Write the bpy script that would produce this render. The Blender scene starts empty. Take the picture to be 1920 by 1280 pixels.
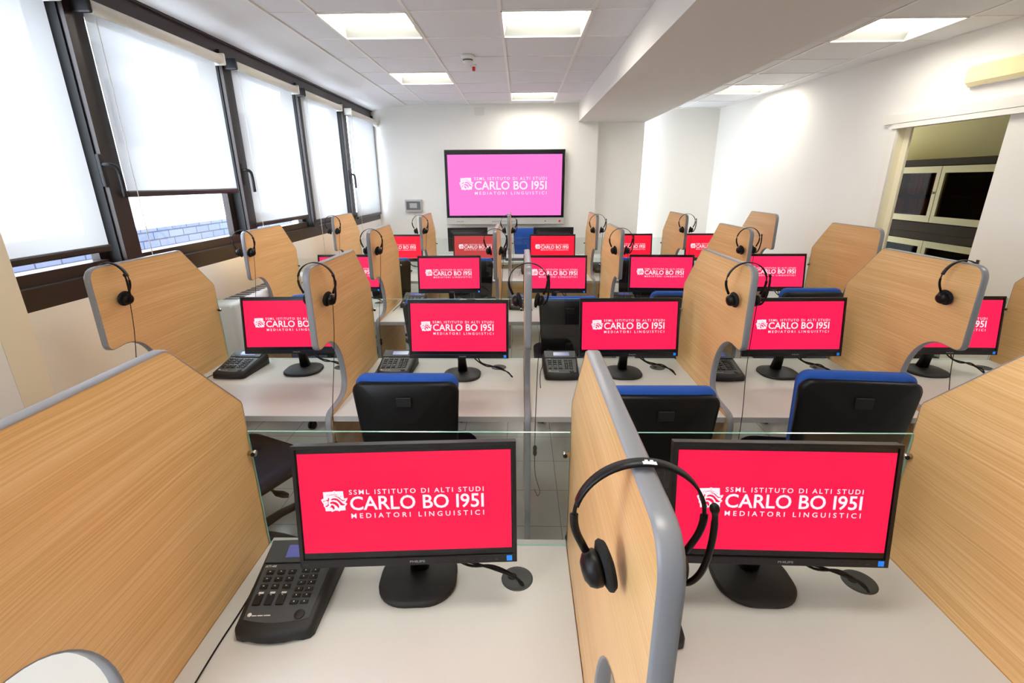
import bpy, bmesh, math, random
from mathutils import Vector, Matrix
random.seed(7)
PI = math.pi
S = bpy.context.scene
COL = S.collection

# ---------------------------------------------------------------- camera
cam_d = bpy.data.cameras.new('camera')
cam_d.sensor_width = 36.0
cam_d.lens = 36.0 * 898.52 / 1920
cam_d.clip_start = 0.03
cam = bpy.data.objects.new('camera', cam_d)
COL.objects.link(cam)
_p, _y, _r = 0.3224, -0.0195, -0.006
fwd = Vector((math.sin(_y) * math.cos(_p), math.cos(_y) * math.cos(_p), -math.sin(_p)))
right = fwd.cross(Vector((0, 0, 1))).normalized()
up = right.cross(fwd)
r2 = right * math.cos(_r) + up * math.sin(_r)
u2 = up * math.cos(_r) - right * math.sin(_r)
cam.matrix_world = Matrix(((r2.x, u2.x, -fwd.x, 0), (r2.y, u2.y, -fwd.y, 0),
                           (r2.z, u2.z, -fwd.z, 1.7071), (0, 0, 0, 1)))
S.camera = cam

# ---------------------------------------------------------------- world, exposure
W = bpy.data.worlds.new('sky')
S.world = W
W.use_nodes = True
bg = W.node_tree.nodes['Background']
bg.inputs[0].default_value = (0.77, 0.86, 1.0, 1)
bg.inputs[1].default_value = 7.5
S.view_settings.view_transform = 'Standard'
S.view_settings.look = 'None'
S.view_settings.gamma = 1.0
S.view_settings.use_curve_mapping = False
S.view_settings.exposure = 0.95
try:
    S.cycles.transparent_max_bounces = 24
    S.cycles.max_bounces = 10
    S.cycles.diffuse_bounces = 6
    S.cycles.sample_clamp_indirect = 6.0
except Exception:
    pass
LAMP = 10.5          # radiance of the ceiling diffusers


# ---------------------------------------------------------------- materials
def lin(c):
    return tuple((x / 255 / 12.92) if x / 255 <= .04045 else ((x / 255 + .055) / 1.055) ** 2.4 for x in c) + (1,)


def mat(name, rgb, rough=.5, metal=0.0, emit=None, estr=1.0, noise=0.0, nscale=40, spec=.5, bump=0.0):
    m = bpy.data.materials.new(name)
    m.use_nodes = True
    n = m.node_tree.nodes
    l = m.node_tree.links
    b = n['Principled BSDF']
    b.inputs['Base Color'].default_value = lin(rgb)
    b.inputs['Roughness'].default_value = rough
    b.inputs['Metallic'].default_value = metal
    b.inputs['Specular IOR Level'].default_value = spec
    if emit:
        b.inputs['Emission Color'].default_value = lin(emit)
        b.inputs['Emission Strength'].default_value = estr
    if noise or bump:
        tc = n.new('ShaderNodeTexCoord')
        nt = n.new('ShaderNodeTexNoise')
        nt.inputs['Scale'].default_value = nscale
        nt.inputs['Detail'].default_value = 4
        l.new(tc.outputs['Object'], nt.inputs['Vector'])
        if noise:
            mx = n.new('ShaderNodeMixRGB')
            c = lin(rgb)
            mx.inputs[1].default_value = tuple(x * (1 - noise) for x in c[:3]) + (1,)
            mx.inputs[2].default_value = tuple(min(1, x * (1 + noise)) for x in c[:3]) + (1,)
            l.new(nt.outputs['Fac'], mx.inputs[0])
            l.new(mx.outputs[0], b.inputs['Base Color'])
        if bump:
            bp = n.new('ShaderNodeBump')
            bp.inputs['Strength'].default_value = bump
            bp.inputs['Distance'].default_value = .002
            l.new(nt.outputs['Fac'], bp.inputs['Height'])
            l.new(bp.outputs[0], b.inputs['Normal'])
    return m


def wood_mat():
    m = bpy.data.materials.new('oak_laminate')
    m.use_nodes = True
    n = m.node_tree.nodes
    l = m.node_tree.links
    b = n['Principled BSDF']
    b.inputs['Roughness'].default_value = .38
    b.inputs['Specular IOR Level'].default_value = .4
    tc = n.new('ShaderNodeTexCoord')
    # a slow wander of the grain, then long thin streaks along the depth of the board
    mp0 = n.new('ShaderNodeMapping')
    mp0.inputs['Scale'].default_value = (1, 1.3, 2.2)
    l.new(tc.outputs['Object'], mp0.inputs['Vector'])
    wob = n.new('ShaderNodeTexNoise')
    wob.inputs['Scale'].default_value = 1.6
    wob.inputs['Detail'].default_value = 1
    l.new(mp0.outputs[0], wob.inputs['Vector'])
    ma = n.new('ShaderNodeVectorMath')
    ma.operation = 'MULTIPLY_ADD'
    ma.inputs[1].default_value = (0, 0, .035)
    l.new(wob.outputs['Color'], ma.inputs[0])
    l.new(tc.outputs['Object'], ma.inputs[2])
    mp = n.new('ShaderNodeMapping')
    mp.inputs['Scale'].default_value = (1, 1.5, 240)
    l.new(ma.outputs[0], mp.inputs['Vector'])
    f = n.new('ShaderNodeTexNoise')
    f.inputs['Scale'].default_value = 1
    f.inputs['Detail'].default_value = 5
    f.inputs['Roughness'].default_value = .6
    l.new(mp.outputs[0], f.inputs['Vector'])
    mp2 = n.new('ShaderNodeMapping')
    mp2.inputs['Scale'].default_value = (1, .9, 22)
    l.new(ma.outputs[0], mp2.inputs['Vector'])
    f2 = n.new('ShaderNodeTexNoise')
    f2.inputs['Scale'].default_value = 1
    f2.inputs['Detail'].default_value = 2
    l.new(mp2.outputs[0], f2.inputs['Vector'])
    mx = n.new('ShaderNodeMixRGB')
    mx.inputs[0].default_value = .25
    l.new(f.outputs['Fac'], mx.inputs[1])
    l.new(f2.outputs['Fac'], mx.inputs[2])
    cr = n.new('ShaderNodeValToRGB')
    e = cr.color_ramp.elements
    e[0].position = .32
    e[0].color = lin((203, 158, 100))
    e[1].position = .70
    e[1].color = lin((240, 203, 150))
    k = e.new(.5)
    k.color = lin((227, 182, 122))
    l.new(mx.outputs[0], cr.inputs[0])
    l.new(cr.outputs[0], b.inputs['Base Color'])
    return m


def glass_mat(name, tint, grazing=.7, facing=.03):
    m = bpy.data.materials.new(name)
    m.use_nodes = True
    n = m.node_tree.nodes
    l = m.node_tree.links
    n.remove(n['Principled BSDF'])
    t = n.new('ShaderNodeBsdfTransparent')
    t.inputs[0].default_value = tint + (1,)
    g = n.new('ShaderNodeBsdfGlossy')
    g.inputs['Roughness'].default_value = 0.0
    lw = n.new('ShaderNodeLayerWeight')
    lw.inputs['Blend'].default_value = .5
    pw = n.new('ShaderNodeMath')
    pw.operation = 'POWER'
    pw.inputs[1].default_value = 5
    l.new(lw.outputs['Facing'], pw.inputs[0])
    fr = n.new('ShaderNodeMath')
    fr.operation = 'MULTIPLY_ADD'
    fr.inputs[1].default_value = grazing
    fr.inputs[2].default_value = facing
    l.new(pw.outputs[0], fr.inputs[0])
    mx = n.new('ShaderNodeMixShader')
    l.new(fr.outputs[0], mx.inputs[0])
    l.new(t.outputs[0], mx.inputs[1])
    l.new(g.outputs[0], mx.inputs[2])
    l.new(mx.outputs[0], n['Material Output'].inputs['Surface'])
    return m


def blind_mat():
    m = bpy.data.materials.new('blind_fabric')
    m.use_nodes = True
    n = m.node_tree.nodes
    l = m.node_tree.links
    n.remove(n['Principled BSDF'])
    d = n.new('ShaderNodeBsdfDiffuse')
    d.inputs[0].default_value = lin((236, 232, 222))
    t = n.new('ShaderNodeBsdfTranslucent')
    t.inputs[0].default_value = (.28, .28, .275, 1)
    p = n.new('ShaderNodeBsdfTransparent')
    p.inputs[0].default_value = (1, 1, 1, 1)
    m1 = n.new('ShaderNodeMixShader')
    m1.inputs[0].default_value = .62
    l.new(d.outputs[0], m1.inputs[1])
    l.new(t.outputs[0], m1.inputs[2])
    m2 = n.new('ShaderNodeMixShader')
    m2.inputs[0].default_value = .04
    l.new(m1.outputs[0], m2.inputs[1])
    l.new(p.outputs[0], m2.inputs[2])
    l.new(m2.outputs[0], n['Material Output'].inputs['Surface'])
    return m


def floor_mat():
    m = bpy.data.materials.new('floor_tiles')
    m.use_nodes = True
    n = m.node_tree.nodes
    l = m.node_tree.links
    b = n['Principled BSDF']
    b.inputs['Roughness'].default_value = .14
    tc = n.new('ShaderNodeTexCoord')
    mp = n.new('ShaderNodeMapping')
    mp.inputs['Location'].default_value = (.097, .08, 0)
    l.new(tc.outputs['Object'], mp.inputs['Vector'])
    br = n.new('ShaderNodeTexBrick')
    br.offset = 0
    br.inputs['Scale'].default_value = 1
    br.inputs['Brick Width'].default_value = .307
    br.inputs['Row Height'].default_value = .307
    br.inputs['Mortar Size'].default_value = .0022
    br.inputs['Color1'].default_value = lin((172, 172, 166))
    br.inputs['Color2'].default_value = lin((166, 166, 160))
    br.inputs['Mortar'].default_value = lin((112, 112, 108))
    l.new(mp.outputs[0], br.inputs['Vector'])
    l.new(br.outputs['Color'], b.inputs['Base Color'])
    return m


def stone_mat():
    m = bpy.data.materials.new('stone_blocks')
    m.use_nodes = True
    n = m.node_tree.nodes
    l = m.node_tree.links
    b = n['Principled BSDF']
    b.inputs['Roughness'].default_value = .8
    tc = n.new('ShaderNodeTexCoord')
    sx = n.new('ShaderNodeSeparateXYZ')
    mp = n.new('ShaderNodeCombineXYZ')
    l.new(tc.outputs['Object'], sx.inputs[0])
    l.new(sx.outputs[1], mp.inputs[0])
    l.new(sx.outputs[2], mp.inputs[1])
    br = n.new('ShaderNodeTexBrick')
    br.offset = .3
    br.inputs['Scale'].default_value = 1
    br.inputs['Brick Width'].default_value = .26
    br.inputs['Row Height'].default_value = .09
    br.inputs['Mortar Size'].default_value = .008
    br.inputs['Color1'].default_value = lin((84, 90, 110))
    br.inputs['Color2'].default_value = lin((74, 81, 101))
    br.inputs['Mortar'].default_value = lin((34, 37, 54))
    l.new(mp.outputs[0], br.inputs['Vector'])
    l.new(br.outputs['Color'], b.inputs['Base Color'])
    return m


WOOD = wood_mat()
M = dict(
    wall=mat('white_wall_paint', (238, 236, 230), .75, noise=.02, nscale=3),
    beige=mat('beige_light_tone', (238, 226, 200), .7),  # beige of the light on the pier edge, put into the colour
    tile=mat('mineral_fibre_tile', (226, 226, 228), .9, noise=.06, nscale=220, bump=.25),
    tbar=mat('white_ceiling_grid', (235, 233, 228), .5),
    plaster=mat('white_plaster', (228, 228, 228), .8),
    beam=mat('beam_paint', (224, 221, 215), .8, noise=.02, nscale=60),
    floor=floor_mat(),
    bronze=mat('dark_bronze_aluminium', (44, 34, 30), .35, .3),
    gasket=mat('black_rubber', (10, 10, 11), .6),
    blind=blind_mat(),
    tube=mat('blind_roller_white', (228, 225, 214), .5),
    bbar=mat('blind_bar_bronze', (52, 47, 44), .3, .5),
    bracket=mat('blind_bracket_black', (18, 18, 20), .4),
    cord=mat('clear_cord', (225, 222, 215), .4),
    pane=glass_mat('window_glass', (.97, .98, .98)),
    glass=glass_mat('screen_glass', (.93, .96, .95)),
    gedge=mat('glass_edge', (150, 205, 190), .15),
    edge=mat('grey_edge_band', (132, 132, 136), .33),
    desk=mat('light_grey_melamine', (205, 205, 200), .42, noise=.02, nscale=120),
    deskedge=mat('desk_edge_band', (176, 172, 166), .4),
    chrome=mat('chrome', (215, 215, 215), .12, 1.0),
    black=mat('black_plastic', (9, 9, 10), .42, spec=.3),
    black2=mat('black_plastic_matt', (23, 24, 25), .55),
    bezel=mat('bezel_black', (13, 12, 15), .3),
    foam=mat('ear_foam', (20, 20, 21), .95, noise=.4, nscale=600),
    grommet=mat('grommet_grey', (58, 62, 61), .45),
    face=mat('console_face_grey', (66, 70, 72), .5),
    key=mat('console_key', (16, 16, 18), .45),
    lcd=mat('console_display', (84, 90, 140), .2, emit=(70, 76, 150), estr=.25),
    ink=mat('white_print', (225, 225, 225), .5),
    inkdim=mat('grey_print', (150, 150, 150), .5),
    blue=mat('blue_fabric', (34, 82, 168), .9, noise=.15, nscale=300, bump=.2),
    navy=mat('dark_blue_fabric', (28, 36, 62), .85, noise=.2, nscale=300),
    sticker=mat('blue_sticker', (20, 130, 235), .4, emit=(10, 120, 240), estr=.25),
    boardgrey=mat('board_trim_silver', (196, 194, 188), .35),
    boardblack=mat('board_frame_black', (14, 13, 18), .25),
    red=mat('red_plastic', (205, 40, 35), .4),
    boxgrey=mat('box_grey', (172, 172, 172), .4),
    boxdark=mat('box_window', (105, 105, 108), .15),
    plate=mat('white_plastic', (226, 224, 216), .45),
    emerg=mat('emergency_diffuser', (236, 222, 172), .25, emit=(240, 222, 150), estr=.06),
    lamp=mat('lamp_diffuser', (255, 250, 240), .5, emit=(255, 248, 236), estr=LAMP),
    lampmid=mat('lamp_reflector', (165, 168, 164), .6),
    lampframe=mat('lamp_frame', (240, 238, 230), .5),
    doorwhite=mat('door_paint', (236, 233, 224), .45),
    jamb=mat('door_jamb_paint', (238, 230, 200), .5),
    olive=mat('store_wall_paint', (206, 192, 138), .8),
    cabframe=mat('cabinet_frame_cream', (226, 210, 150), .5),
    cabdark=mat('cabinet_dark', (60, 46, 22), .7, spec=.2),
    cabglass=glass_mat('cabinet_smoked_glass', (.55, .48, .33), .05, .004),
    binder=mat('binder_red', (150, 72, 44), .8, spec=.1),
    binder2=mat('binder_brown', (128, 88, 48), .8, spec=.1),
    rad=mat('fan_coil_white', (224, 226, 230), .4),
    slot=mat('slot_dark', (70, 74, 84), .6),
    stone=stone_mat(),
    pave=mat('pale_paving', (225, 225, 225), .8, noise=.05, nscale=5),
    facade=mat('pale_facade', (206, 208, 212), .9),
    facwin=mat('facade_window', (110, 120, 140), .3),
)


def emis(name, rgb, s=.52):
    m = bpy.data.materials.new(name)
    m.use_nodes = True
    b = m.node_tree.nodes['Principled BSDF']
    b.inputs['Base Color'].default_value = (.01, .01, .01, 1)
    b.inputs['Roughness'].default_value = .4
    b.inputs['Specular IOR Level'].default_value = .15
    b.inputs['Emission Color'].default_value = lin(rgb)
    b.inputs['Emission Strength'].default_value = s
    return m


SCREEN = {1: emis('screen_crimson', (254, 18, 76)), 2: emis('screen_rose', (254, 26, 86)),
          3: emis('screen_pink', (254, 40, 98)), 4: emis('screen_red', (254, 24, 60)),
          'dim': emis('screen_dull_red', (196, 66, 66)), 'board': emis('screen_magenta', (253, 128, 220))}
LETTER = emis('screen_white', (255, 240, 248), .55)


# ---------------------------------------------------------------- mesh helpers
class MB:
    def __init__(self):
        self.bm = bmesh.new()

    def box(self, x0, x1, y0, y1, z0, z1, bev=0, seg=2, mi=0, mtx=None):
        vs = [self.bm.verts.new((x, y, z)) for x in (x0, x1) for y in (y0, y1) for z in (z0, z1)]
        fs = []
        for q in ((0, 1, 3, 2), (4, 6, 7, 5), (0, 4, 5, 1), (2, 3, 7, 6), (0, 2, 6, 4), (1, 5, 7, 3)):
            f = self.bm.faces.new([vs[i] for i in q])
            f.material_index = mi
            fs.append(f)
        if bev:
            ed = {e for f in fs for e in f.edges}
            r = bmesh.ops.bevel(self.bm, geom=list(ed), offset=bev, segments=seg, affect='EDGES', profile=.5, clamp_overlap=True)
            vs = list({v for f in r['faces'] for v in f.verts} | {v for v in vs if v.is_valid})
        if mtx:
            bmesh.ops.transform(self.bm, matrix=mtx, verts=[v for v in vs if v.is_valid])
        return self

    def face(self, pts, mi=0):
        f = self.bm.faces.new([self.bm.verts.new(p) for p in pts])
        f.material_index = mi
        return f

    def tube(self, pts, r, n=8, closed=False, flat=1.0, caps=True):
        pts = [Vector(p) for p in pts]
        rings = []
        N = len(pts)
        ref = None
        for i, p in enumerate(pts):
            a = pts[i - 1] if (i > 0 or closed) else p
            b = pts[(i + 1) % N] if (i < N - 1 or closed) else p
            t = (b - a).normalized()
            if ref is None:
                ref = Vector((0, 0, 1)) if abs(t.z) < .9 else Vector((0, 1, 0))
            s = t.cross(ref).normalized()
            ref2 = s.cross(t).normalized()
            ref = ref2
            rr = r[i] if isinstance(r, (list, tuple)) else r
            rings.append([self.bm.verts.new(p + s * (math.cos(2 * PI * k / n) * rr) + ref2 * (math.sin(2 * PI * k / n) * rr * flat)) for k in range(n)])
        for i in range(N if closed else N - 1):
            A, B = rings[i], rings[(i + 1) % N]
            for k in range(n):
                f = self.bm.faces.new((A[k], A[(k + 1) % n], B[(k + 1) % n], B[k]))
                f.smooth = True
        if caps and not closed:
            self.bm.faces.new(rings[0][::-1])
            self.bm.faces.new(rings[-1])
        return self

    def cyl(self, c, axis, r, h, n=24, r2=None):
        a = Vector(axis).normalized()
        c = Vector(c)
        r2 = r if r2 is None else r2
        return self.lathe(c, a, [(0, 0), (r, 0), (r2, h), (0, h)], n)

    def lathe(self, c, axis, prof, n=24, smooth=True):
        a = Vector(axis).normalized()
        c = Vector(c)
        s = a.cross(Vector((0, 0, 1)) if abs(a.z) < .9 else Vector((1, 0, 0))).normalized()
        t = a.cross(s)
        rings = []
        for r, h in prof:
            if r < 1e-7:
                rings.append([self.bm.verts.new(c + a * h)])
            else:
                rings.append([self.bm.verts.new(c + a * h + (s * math.cos(2 * PI * k / n) + t * math.sin(2 * PI * k / n)) * r) for k in range(n)])
        for A, B in zip(rings, rings[1:]):
            for k in range(n):
                if len(A) == 1 and len(B) == 1:
                    continue
                if len(A) == 1:
                    f = self.bm.faces.new((A[0], B[(k + 1) % n], B[k]))
                elif len(B) == 1:
                    f = self.bm.faces.new((A[k], A[(k + 1) % n], B[0]))
                else:
                    f = self.bm.faces.new((A[k], A[(k + 1) % n], B[(k + 1) % n], B[k]))
                f.smooth = smooth
        return self

    def loft(self, sections, smooth=True, caps=True, mi=0):
        """closed rings of equal length"""
        rings = [[self.bm.verts.new(p) for p in sec] for sec in sections]
        n = len(rings[0])
        for A, B in zip(rings, rings[1:]):
            for k in range(n):
                f = self.bm.faces.new((A[k], A[(k + 1) % n], B[(k + 1) % n], B[k]))
                f.smooth = smooth
                f.material_index = mi
        if caps:
            f = self.bm.faces.new(rings[0][::-1])
            f.material_index = mi
            f = self.bm.faces.new(rings[-1])
            f.material_index = mi
        return self

    def build(self, name, m, parent=None, loc=(0, 0, 0), rz=0, fix=True):
        if fix:
            bmesh.ops.recalc_face_normals(self.bm, faces=self.bm.faces)
        me = bpy.data.meshes.new(name)
        self.bm.to_mesh(me)
        self.bm.free()
        for x in (m if isinstance(m, (list, tuple)) else [m]):
            me.materials.append(M[x] if isinstance(x, str) else x)
        o = bpy.data.objects.new(name, me)
        COL.objects.link(o)
        o.location = loc
        o.rotation_euler.z = rz
        if parent:
            o.parent = parent
        return o


def tag(o, label, cat, group=None):
    o['label'] = label
    o['category'] = cat
    if group:
        o['group'] = group
    return o


def struct(o, label=None):
    o['kind'] = 'structure'
    if label:
        o['label'] = label
    return o


def empty(name, loc, rz=0):
    o = bpy.data.objects.new(name, None)
    o.empty_display_size = .05
    COL.objects.link(o)
    o.location = loc
    o.rotation_euler.z = rz
    return o


def copy_tree(o, parent=None):
    c = o.copy()
    COL.objects.link(c)
    if parent:
        c.parent = parent
    for ch in list(o.children):
        copy_tree(ch, c)
    return c


def rrect(w, h, r, n=5, cx=0, cy=0):
    out = []
    for sx, sy, a0 in ((1, 1, 0), (-1, 1, PI / 2), (-1, -1, PI), (1, -1, 3 * PI / 2)):
        for k in range(n + 1):
            a = a0 + PI / 2 * k / n
            out.append((cx + sx * (w / 2 - r) + r * math.cos(a), cy + sy * (h / 2 - r) + r * math.sin(a)))
    return out


def fillet(poly, n=6):
    """poly: (y, z, radius) corners -> rounded closed outline"""
    out = []
    N = len(poly)
    for i in range(N):
        p = Vector(poly[i][:2])
        r = poly[i][2]
        if r <= 0:
            out.append(tuple(p))
            continue
        a = (Vector(poly[i - 1][:2]) - p)
        b = (Vector(poly[(i + 1) % N][:2]) - p)
        da, db = a.normalized(), b.normalized()
        ang = da.angle(db)
        d = min(r / math.tan(ang / 2), a.length * .49, b.length * .49)
        p0, p1 = p + da * d, p + db * d
        for k in range(n + 1):
            t = k / n
            out.append(tuple(p0 * (1 - t) ** 2 + p * 2 * t * (1 - t) + p1 * t * t))
    return out


def bez(p0, p1, p2, p3, n=14):
    P = [Vector(p) for p in (p0, p1, p2, p3)]
    return [P[0] * (1 - t) ** 3 + P[1] * 3 * t * (1 - t) ** 2 + P[2] * 3 * t * t * (1 - t) + P[3] * t ** 3 for t in (k / n for k in range(n + 1))]


def smooth_path(pts, n=6):
    P = [Vector(p) for p in pts]
    P = [P[0] * 2 - P[1]] + P + [P[-1] * 2 - P[-2]]
    out = []
    for i in range(1, len(P) - 2):
        for k in range(n):
            t = k / n
            a, b, c, d = P[i - 1:i + 3]
            out.append(.5 * ((2 * b) + (c - a) * t + (2 * a - 5 * b + 4 * c - d) * t * t + (3 * b - a - 3 * c + d) * t ** 3))
    out.append(P[-2])
    return out


# ---------------------------------------------------------------- layout measured from the room
ZC = 2.743                                   # ceiling
YB = {1: 1.1093, 2: 2.5992, 3: 4.0944, 4: 5.6115}        # glass plane of each desk row
X0 = {1: -.7323, 2: -.8455, 3: -1.0549, 4: -.9964}       # panel k=0 of each row
SP = .8755
T = .026                                     # panel thickness
ZD = .73
YWALL = 7.496
XW = -2.14                                   # window plane


def RW(y):                                   # the right wall runs at a slight angle
    return 3.05 + (8.15 - y) * .081


YF = -1.9                                    # wall behind the camera

# ---------------------------------------------------------------- shell
b = MB().box(XW - .25, 4.2, YF - .2, 8.4, -.1, 0)
struct(b.build('floor', 'floor'), 'grey square tiled floor')

# lamps occupy these ceiling cells (x0, y0, label)
GX, GY = -.136, 3.584
RX, RY = 2.44, 3.82
LAMPS = [
    (GX, GY, 'square recessed ceiling light nearest the beam, right of the smoke detector'),
    (GX - 1.2, GY, 'large square recessed ceiling light nearest the window side, left of the smoke detector'),
    (GX - 1.2, GY + 1.8, 'square recessed ceiling light beyond the smoke detector on the window side'),
    (GX, GY + 3.0, 'smallest left-hand recessed ceiling light, just in front of the wall screen'),
    (RX, RY, 'larger recessed ceiling light right of the beam, nearer the emergency light'),
    (RX, RY + 2.4, 'smaller recessed ceiling light right of the beam, near the far corner'),
    (GX, GY - 3.0, 'unseen recessed ceiling light added above the nearest desk row'),  # out of view, added to brighten the near desks and panels
    (GX - 1.2, GY - 4.2, 'unseen recessed ceiling light added on the window side, behind the camera'),  # unseen lamp added to lift the light on pier and left wall
    (RX, RY - 2.4, 'recessed ceiling light overhead, right of the beam and nearest the camera'),
]


def cells(xs, ys, skip, x_lo, x_hi):
    mb = MB()
    for xa, xb in zip(xs, xs[1:]):
        for ya, yb in zip(ys, ys[1:]):
            if any(abs(xa - sx) < .02 and abs(ya - sy) < .02 for sx, sy in skip):
                continue
            g = .004
            mb.box(xa + g, xb - g, ya + g, yb - g, ZC + .006, ZC + .02)
    return mb


skipL = [(x, y) for x, y, _ in LAMPS if x < 1]
skipR = [(x, y) for x, y, _ in LAMPS if x > 1]
xsL = [-1.63] + [GX + .6 * k for k in (-2, -1, 0, 1)] + [.824]
ysL = [YF] + [GY + .6 * k for k in range(-9, 7)] + [YWALL]
ysL = sorted(y for y in ysL if YF - .01 <= y <= YWALL + .01)
mb = cells(xsL, ysL, skipL, 0, 0)
xsR = [1.80, 1.84, RX, RX + .6, 3.9]
ysR = [YF] + [RY + .6 * k for k in range(-9, 8)] + [8.15]
ysR = sorted(y for y in ysR if YF - .01 <= y <= 8.16)
mb2 = cells(xsR, ysR, skipR, 0, 0)
me_tmp = bpy.data.meshes.new('tmp')
mb2.bm.to_mesh(me_tmp)
mb.bm.from_mesh(me_tmp)
ceil = mb.build('ceiling', 'tile')
struct(ceil, 'white suspended tile ceiling in a square grid')
bpy.data.meshes.remove(me_tmp)
# slab above the tiles closes the void
struct(MB().box(-2.4, 4.2, YF - .2, 8.5, ZC + .16, ZC + .26).build('ceiling_slab', 'plaster'))
# grid bars
mb = MB()
w = .011
for x in xsL[1:-1]:
    mb.box(x - w, x + w, YF, YWALL, ZC, ZC + .012)
for y in ysL[1:-1]:
    for xa, xb in zip(xsL, xsL[1:]):
        mb.box(xa + w, xb - w, y - .006, y + .006, ZC + .001, ZC + .012)
for x in xsR[1:-1]:
    mb.box(x - w, x + w, YF, 8.13, ZC, ZC + .012)
for y in ysR[1:-1]:
    for xa, xb in zip(xsR, xsR[1:]):
        mb.box(xa + w, min(xb, RW(y)) - w, y - .006, y + .006, ZC + .001, ZC + .012)
# wall angle along the left margin and by the back wall
mb.box(-1.642, -1.63, YF, YWALL, ZC - .004, ZC + .012)
struct(mb.build('trim_1', 'tbar'), 'white metal grid bars of the tile ceiling')
# sloping plaster margin between the tiles and the windows
mb = MB()
mb.face([(-1.642, YF, ZC), (-1.642, YWALL, ZC), (XW - .12, YWALL, 2.648), (XW - .12, YF, 2.648)])
mb.face([(-1.642, YF, ZC + .03), (-1.642, YWALL, ZC + .03), (XW - .12, YWALL, 2.70), (XW - .12, YF, 2.70)])
struct(mb.build('ceiling_margin', 'plaster'), 'sloping white plaster margin of the ceiling above the windows')
# downstand beam
mb = MB().box(.824, 1.80, YF, 7.63, 2.509, ZC + .16)
struct(mb.build('ceiling_beam', 'beam'), 'wide plastered beam running the length of the ceiling')

# recessed lights
for x, y, lab in LAMPS:
    L = empty('ceiling_light', (x + .3, y + .3, ZC))
    tag(L, lab, 'ceiling light', 'square recessed ceiling lights')
    mb = MB()
    o, i = .297, .287
    for a in (0, 1, 2, 3):
        R = Matrix.Rotation(a * PI / 2, 4, 'Z')
        mb.box(-o, o, i, o, -.003, .012, mtx=R)
    mb.build('frame', 'lampframe', L)
    mb = MB()
    lo = [(-.287, -.287, .006), (.287, -.287, .006), (.287, .287, .006), (-.287, .287, .006)]
    hi = [(-.272, -.24, .062), (.272, -.24, .062), (.272, .225, .062), (-.272, .225, .062)]
    for a in range(4):
        mb.face([lo[a], lo[(a + 1) % 4], hi[(a + 1) % 4], hi[a]])
    mb.build('reflector', 'lampmid', L, fix=False)
    mb = MB().box(-.273, .273, -.241, .226, .061, .075)
    mb.build('diffuser', 'lamp', L)

# back walls
struct(MB().box(XW - .25, .824, YWALL, YWALL + .15, 0, ZC + .16).build('wall_back', 'wall'), 'white back wall behind the large screen')
struct(MB().box(.824, 1.11, YWALL - .004, YWALL + .3, 0, 2.509).build('wall_pillar', 'wall'), 'white pillar under the end of the beam')
struct(MB().box(1.11, 1.80, 7.63, 7.9, 0, ZC + .16).build('wall_return', 'wall'), 'white wall section right of the pillar')
struct(MB().box(1.80, 3.4, 8.13, 8.3, 0, ZC + .16).build('wall_alcove', 'wall'), 'cream end wall of the far right alcove')
struct(MB().box(XW - .25, 4.2, YF - .15, YF, 0, ZC + .16).build('wall_front', 'wall'))

# left wall: below, pillar, header
WZ0, WZ1 = 1.175, 2.66
YP = 1.975                                    # far edge of the pillar at the first window
mb = MB().box(XW - .25, XW, YF, 8.0, 0, WZ0)
mb.box(XW - .25, XW - .1, YF, 8.0, WZ1 + .012, ZC + .16)
mb.box(XW - .25, XW, YF - .1, -1.75, WZ0, ZC)
struct(mb.build('wall_left', 'wall'), 'white wall below the windows')
mb = MB().box(XW - .25, -2.0, .55, 1.715, 0, 2.72, bev=.004)
struct(mb.build('wall_pier', 'wall'), 'white pier at the left edge beside the first window')
mb = MB().box(XW - .25, -2.001, 1.715, 1.846, 0, 2.70)  # strip that carries the pier edge's beige lighting as its own colour
struct(mb.build('pier_lit_edge', 'beige'), 'pier edge strip coloured in the beige tone of its light')

# right wall with the door opening (skewed): built along its own line
ang = math.atan(.081)


def rw_quad(mb, ya, yb, z0, z1, th=.105, off=0):
    """wall piece following the skewed line; room face at RW(y)+off"""
    pts = []
    for z in (z0, z1):
        for (y, d) in ((ya, 0), (yb, 0), (yb, th), (ya, th)):
            pts.append((RW(y) + off + d, y, z))
    v = [mb.bm.verts.new(p) for p in pts]
    for q in ((0, 1, 2, 3), (7, 6, 5, 4), (0, 4, 5, 1), (1, 5, 6, 2), (2, 6, 7, 3), (3, 7, 4, 0)):
        mb.bm.faces.new([v[i] for i in q])
    return mb


DY0, DY1, DZ = 2.6, 4.668, 2.135
mb = MB()
rw_quad(mb, DY1, 8.3, 0, ZC + .16)
rw_quad(mb, DY0, DY1, DZ, ZC + .16)
rw_quad(mb, YF, DY0, 0, ZC + .16)
struct(mb.build('wall_right', 'wall'), 'white right-hand wall with the doorway')
# door trim: casing and header track
mb = MB()
rw_quad(mb, 4.662, 4.755, 0, 2.175, .02, -.018)
rw_quad(mb, DY0 - .1, 4.80, 2.17, 2.245, .03, -.03)
rw_quad(mb, DY0 - .1, 4.705, 2.128, 2.166, .03, -.03)
struct(mb.build('trim_3', 'doorwhite'), 'white casing and header around the doorway')
mb = MB()
rw_quad(mb, 4.66, 4.668, 0, DZ, .10, .002)
rw_quad(mb, 4.60, 4.66, 0, DZ, .02, .06)
struct(mb.build('trim_4', 'jamb'), 'cream door jamb')
door = empty('door_1', (0, 0, 0))
struct(door, 'white sliding door leaf pushed half open')
mb = MB()
rw_quad(mb, 2.55, 3.735, .01, 2.13, .04, .012)
mb.build('door_leaf', 'doorwhite', door)
mb = MB()
rw_quad(mb, 3.64, 3.665, 1.0, 1.13, .012, .004)
mb.build('door_handle', 'chrome', door)
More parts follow.
